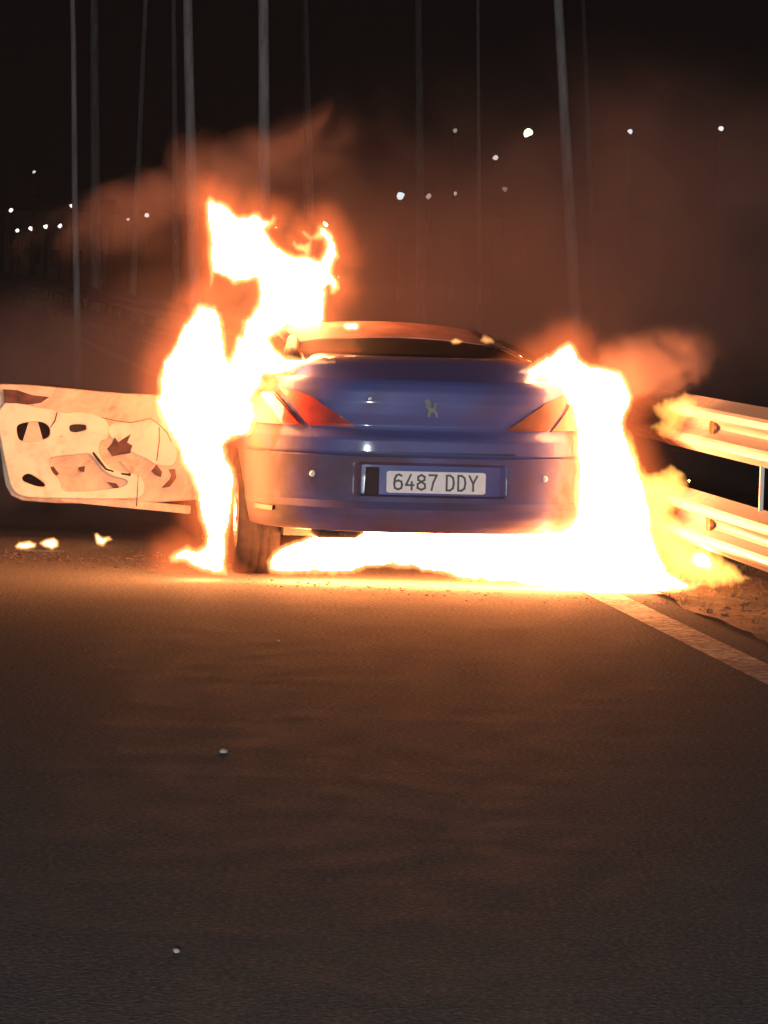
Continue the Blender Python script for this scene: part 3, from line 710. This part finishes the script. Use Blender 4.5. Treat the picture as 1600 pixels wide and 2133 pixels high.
flame('ground_fire', rail_fire, 20.2, 'small fire in the verge under the lower rail', 'small fires on the road', jag=.5, amp=1.0, core_d=.03)

# ------------------------------------------------------------ trees behind the barrier
def tree(px0, px1, wpx, Y, label, seed, wob=.006):
    """px0: column at the top of the photograph, px1: at its foot"""
    rnd = random.Random(seed)
    pt = at(px0, 0, Y); pb = at(px1, 500, Y)
    sl = (pt-pb)/(pt.z-pb.z)
    r0 = wpx*Y/FPX/2
    t_ = empty('tree', (pb+sl*(-pb.z)))
    tag(t_, label, 'tree', 'slim pale trees behind the road')
    bm = bmesh.new(); H = 11.5+rnd.random()*2+.11*max(0, Y-50); CR = .11*max(0, Y-50); base = pb+sl*(-pb.z); pts = []; rad = []
    for k in range(17):
        z = H*k/16; p = sl*z
        p = Vector((p.x+wob*noise.noise(Vector((z*.6, seed, 0)))*2, p.y+wob*noise.noise(Vector((z*.6, seed, 5))), z-.15 if k == 0 else z))
        pts.append(p); rad.append(r0*(1.25 if k == 0 else 1.12-.055*k if k < 10 else .5-.02*k))
    tube(bm, pts, rad, 10)
    for k in range(7):
        i = 9+k; p = pts[min(i, 15)]; a = rnd.random()*6.28; ln = 1.3-.1*k
        q = p+Vector((math.cos(a)*ln, math.sin(a)*ln, .9)); tube(bm, [p, p.lerp(q, .5)+Vector((0, 0, -.05)), q], [r0*.35, r0*.25, .008], 6)
    from_bm('trunk', bm, M_BARK, t_, True)
    v, f = [], []; cz = H-1.2
    for k in range(700):
        d = Vector((rnd.gauss(0, 1), rnd.gauss(0, 1), rnd.gauss(0, 1)))
        d.normalize(); d *= (.5+.5*rnd.random()); c_ = Vector((d.x*1.3, d.y*1.3, d.z*2.3+cz))+sl*cz*0+Vector((sl.x*cz, sl.y*cz, 0))
        a = Vector((rnd.gauss(0, 1), rnd.gauss(0, 1), rnd.gauss(0, 1))).normalized()*.11; b = a.orthogonal().normalized()*.055
        n0 = len(v); v += [c_-a, c_+b, c_+a, c_-b]; f.append((n0, n0+1, n0+2, n0+3))
    mesh('crown', v, f, M_LEAF, t_, False)
    return t_
tree(151, 158, 14, 50, 'slender pale trunk furthest left, rising past the row of lights', 1)
tree(196, 200, 22, 92, 'dim trunk just right of the leftmost pale one', 2)
tree(303, 282, 13, 90, 'thin dim trunk left of the first thick pale trunk', 3)
tree(362, 366, 14, 95, 'dim trunk hidden close beside the first thick pale trunk', 4)
tree(391, 402, 25, 46, 'thick pale trunk left of the roof flame', 5)
tree(548, 552, 27, 42, 'thickest and brightest pale trunk above the roof flame', 6)
tree(633, 645, 24, 85, 'dim trunk right of the brightest trunk', 7)
tree(872, 876, 20, 115, 'faint trunk above the middle of the car', 8)
tree(996, 998, 9, 88, 'very thin faint trunk above the right of the car', 9)
tree(1163, 1190, 25, 46, 'lone thick grey trunk at upper right above the barrier', 10)
tree(1215, 1235, 12, 120, 'faint trunk close beside the lone grey one', 11)

# ------------------------------------------------------------ distant lights
def lampcol(c, s): return core_mat('distant_lamp_glow', c, s)
ME_HEAD = None
def street_lamp(px, py, Y, d_px, col, strength, label, arm=True):
    p = at(px, py, Y); r = .68*d_px*Y/FPX/2; strength = .7*strength**.8
    t_ = empty('street_lamp', (p.x, p.y, 0)); tag(t_, label, 'street lamp', 'lit lamps far away')
    bm = bmesh.new(); tube(bm, [(.0, .5, -.1), (0, .5, p.z*.6), (0, .5, p.z+.15), (0, .25, p.z+r+.12), (0, 0, p.z+r+.08)], [.09, .07, .05, .045, .04], 8); from_bm('post', bm, M_POLE, t_, True)
    bm = bmesh.new(); bmesh.ops.create_icosphere(bm, subdivisions=2, radius=r)
    for q in bm.verts: q.co *= 1+.7*noise.noise(q.co/r*1.1+Vector((px, 0, 0))); q.co.z += p.z
    from_bm('lamp_globe', bm, lampcol(col, strength), t_, True)
    bm = bmesh.new(); bmesh.ops.create_cone(bm, cap_ends=True, segments=12, radius1=r*1.1, radius2=r*.4, depth=.12, matrix=Matrix.Translation((0, 0, p.z+r+.06))); from_bm('lamp_hood', bm, M_POLE, t_)
    return t_
WW = (1, .92, .85)
for a in [(71, 358, 230, 9, (1, .95, .8), 1.2, 'lone dim lamp above the cluster of lights at far left'),
          (23, 438, 230, 12, WW, 3, 'lamp at the very left, above the start of the low row'),
          (149, 429, 215, 12, WW, 3, 'upper right lamp of the far left cluster, beside the slender trunk'),
          (36, 480, 240, 12, WW, 4, 'first from the left of four low lamps in a row'),
          (64, 476, 244, 12, WW, 4, 'second from the left of four low lamps in a row'),
          (95, 472, 248, 12, (1, 1, .85), 4, 'third from the left of four low lamps in a row'),
          (125, 470, 252, 12, WW, 4, 'fourth from the left of four low lamps in a row'),
          (267, 457, 240, 9, (1, .8, .7), 1.6, 'faint pinkish lamp left of its brighter neighbour beside the plume'),
          (306, 448, 230, 13, (1, .8, .72), 2.6, 'pinkish lamp glowing through the plume left of the roof flame'),
          (192, 480, 260, 13, (1, .8, .7), .5, 'very faint lamp low beside the slender trunk'),
          (834, 408, 240, 22, (.8, .95, 1), 2.4, 'large bluish white lamp seen above the car roof'),
          (893, 408, 250, 16, (1, .7, .6), .8, 'blurred reddish lamp right of the large bluish one'),
          (948, 403, 250, 11, (1, .75, .62), .9, 'faint small lamp second right of the large bluish one'),
          (1052, 394, 255, 15, (1, .65, .5), .45, 'faintest lamp showing through the smoke at right'),
          (1032, 328, 235, 14, (1, .8, .75), 1.7, 'pinkish lamp below and left of the bright green white one'),
          (948, 272, 235, 12, (.85, .8, .6), .5, 'dim lamp left of the bright green white one'),
          (1100, 276, 225, 24, (.85, 1, .55), 9, 'brightest lamp, greenish white, at upper right'),
          (1313, 274, 225, 14, (.95, 1, 1), 2.2, 'grey white lamp right of the brightest one'),
          (1502, 268, 225, 14, (1, .98, .95), 2.4, 'grey white lamp nearest the right edge')]:
    street_lamp(*a)
# low pale building behind the far left lamps
pb = at(118, 470, 262); b0 = at(15, 470, 262); b1 = at(232, 470, 262)
bd = empty('far_building', (pb.x, pb.y, 0)); tag(bd, 'long low pale building behind the cluster of lamps at far left', 'building')
wd = b1.x-b0.x; zt = at(118, 440, 262).z
bm = bmesh.new(); box(bm, (0, 2, zt/2), (wd, 4, zt)); from_bm('wall', bm, M_WALL, bd)
bm = bmesh.new(); q = [bm.verts.new(c_) for c_ in ((-wd/2-.3, -.3, zt), (wd/2+.3, -.3, zt), (wd/2+.3, 4.3, zt), (-wd/2-.3, 4.3, zt), (-wd/2-.3, 2, zt+.9), (wd/2+.3, 2, zt+.9))]
for fc in ((0, 1, 5, 4), (2, 3, 4, 5), (0, 4, 3), (1, 2, 5), (0, 3, 2, 1)): bm.faces.new([q[i] for i in fc])
from_bm('roof', bm, M_TILE, bd)
for k in range(5):
    bm = bmesh.new(); x = -wd/2+wd*(k+.5)/5; box(bm, (x, -.03, 1.9), (.7, .06, 1.1)); from_bm('window', bm, M_GLASSD, bd)

# ------------------------------------------------------------ debris
def rock_mesh(nm_, seed, mat):
    bm = bmesh.new(); bmesh.ops.create_icosphere(bm, subdivisions=2, radius=1)
    for q in bm.verts: q.co *= 1+.5*noise.noise(q.co*1.3+Vector((seed, 0, 0))); q.co.z *= .6
    me = bpy.data.meshes.new(nm_); bm.to_mesh(me); bm.free(); me.materials.append(mat); return me
for px, py, r, lab in ((466, 1568, .014, 'tiny pale stone lying on the dark road left of centre'), (368, 1984, .009, 'tiny dull stone on the road near the bottom of the picture'), (580, 1336, .008, 'tiny stone on the lit road below the left rear wheel')):
    p = on_ground(px, py); o = link('stone', rock_mesh('stone', px, M_STONE)); o.location = (p.x, p.y, r*.4); o.scale = (r, r*1.3, r); tag(o, lab, 'stone', 'stones on the road')
def scatter(name, n_, pick, mat, smin, smax, label, cat):
    bm = bmesh.new()
    for k in range(n_):
        x, y, z = pick(); s = smin+(smax-smin)*random.random()**2
        r = bmesh.ops.create_icosphere(bm, subdivisions=1, radius=1)
        M = Matrix.Translation((x, y, z+s*.25)) @ Matrix.Rotation(random.random()*6.3, 4, 'Z') @ Matrix.Diagonal((s*random.uniform(.6, 1.7), s*random.uniform(.6, 1.4), s*random.uniform(.35, .9), 1))
        for q in r['verts']: q.co *= random.uniform(.65, 1.25)
        bmesh.ops.transform(bm, matrix=M, verts=r['verts'])
    o = from_bm(name, bm, mat); tag(o, label, cat, kind='stuff'); return o
def pick_left():
    px = random.uniform(-60, 480); py = 1158+random.gauss(0, 9)+.03*px; p = on_ground(px, py); return p.x, p.y, 0
scatter('debris', 700, pick_left, M_ASH, .003, .014, 'line of ash and burnt crumbs on the road below the door', 'debris')
def pick_front():
    px = random.uniform(480, 1420); py = 1205+.05*(px-480)+abs(random.gauss(0, 9)); p = on_ground(px, py); return p.x, p.y, 0
scatter('debris', 160, pick_front, M_ASH, .003, .010, 'burnt crumbs on the road in front of the burning fuel', 'debris')
def pick_verge():
    s = random.uniform(14, 24); o_ = random.uniform(3.98, 4.7); p = road(s, o_); return p.x, p.y, .01
scatter('gravel', 3000, pick_verge, M_SOIL, .004, .018, 'loose gravel and clods along the verge under the barrier', 'gravel')
# dry grass tufts in the verge
v, f = [], []
for k in range(900):
    s = random.uniform(13, 30); p = road(s, random.uniform(3.98, 5.2), .01); 
    for q in range(6):
        a = random.random()*6.28; h = random.uniform(.015, .06); ln = random.uniform(.01, .05); d = Vector((math.cos(a), math.sin(a), 0)); w_ = Vector((-d.y, d.x, 0))*.003
        b = p+Vector((random.gauss(0, .02), random.gauss(0, .02), 0)); n0 = len(v)
        v += [b-w_, b+w_, b+d*ln+Vector((0, 0, h))]; f.append((n0, n0+1, n0+2))
o = mesh('grass', v, f, simple('dry_grass', (.17, .14, .06), .9, 0, .4, 4, 0), smooth=False); tag(o, 'short dry grass growing in the verge along the barrier', 'grass', kind='stuff')

# ------------------------------------------------------------ smoke and haze
def smoke(name, loc, size, rot, dens, label, nscale=1.2, lo=.42, hi=.75, col=(.68, .50, .45), seed=0):
    m = N(name+'_volume'); c_ = m.coord('Object')
    ln = m.n('VectorMath', operation='LENGTH'); m.l(c_, ln.inputs[0])
    fall = m.ramp(ln.outputs['Value'], [(.6, (1,)*3), (.96, (0,)*3)])
    mp = m.n('Mapping'); mp.inputs['Scale'].default_value = size; mp.inputs['Location'].default_value = (seed, seed*.7, 0); m.l(c_, mp.inputs[0])
    nn = m.noise(mp.outputs[0], nscale, 5, .55, 1.2)
    er = m.math('ADD', nn, m.math('MULTIPLY', m.math('SUBTRACT', .42, ln.outputs['Value']), .55))
    nr = m.ramp(er, [(lo, (0,)*3), (hi, (1,)*3)])
    d = m.math('MULTIPLY', m.math('MULTIPLY', fall, nr), dens)
    pv = m.n('VolumePrincipled'); pv.inputs['Color'].default_value = (*col, 1); pv.inputs['Anisotropy'].default_value = .1
    m.l(d, pv.inputs['Density']); m.l(pv.outputs[0], m.out.inputs['Volume'])
    bm = bmesh.new(); bmesh.ops.create_icosphere(bm, subdivisions=3, radius=1.0)
    o = from_bm(name, bm, m.m); o.location = loc; o.scale = size; o.rotation_euler = rot
    tag(o, label, 'smoke', kind='stuff'); return o
smoke('smoke', (1.3, 24.2, 1.75), (3.6, 2.6, 1.7), (0, R(-6), 0), .38, 'broad brown smoke drifting above and right of the burning car', 1.0, .26, .80)
smoke('smoke', at(420, 385, 22.8), (1.45, .6, .42), (0, R(-20), 0), 2.0, 'reddish plume rising to the right behind the roof flame', 2.0, .34, .74, seed=3)
smoke('smoke', (-1.8, 25.0, .75), (2.1, 1.5, .95), (0, R(-6), 0), 1.3, 'thin brown smoke hanging over the road behind the open door', 1.3, .22, .75, seed=8)
smoke('smoke', at(1370, 755, 20.9), (.55, .4, .30), (0, R(-20), 0), 8.0, 'orange lit smoke puff blowing right above the crash barrier', 3.6, .38, .78, seed=5)

smoke('smoke', (.1, 22.4, 1.1), (2.7, 1.9, 1.6), (0, 0, 0), .16, 'faint veil added for a bloom-like glow all round the burning car', .8, .15, .9, seed=11)  # volume added to imitate bloom round the fire
hz = N('haze_air'); pv = hz.n('VolumePrincipled'); pv.inputs['Color'].default_value = (.78, .66, .62, 1); pv.inputs['Density'].default_value = .0006
hz.l(pv.outputs[0], hz.out.inputs['Volume'])
bm = bmesh.new(); box(bm, (0, 140, 11), (420, 330, 24)); o = from_bm('haze', bm, hz.m); tag(o, kind='stuff'); o['label'] = 'thin smoky night air around the road'; o['category'] = 'haze'
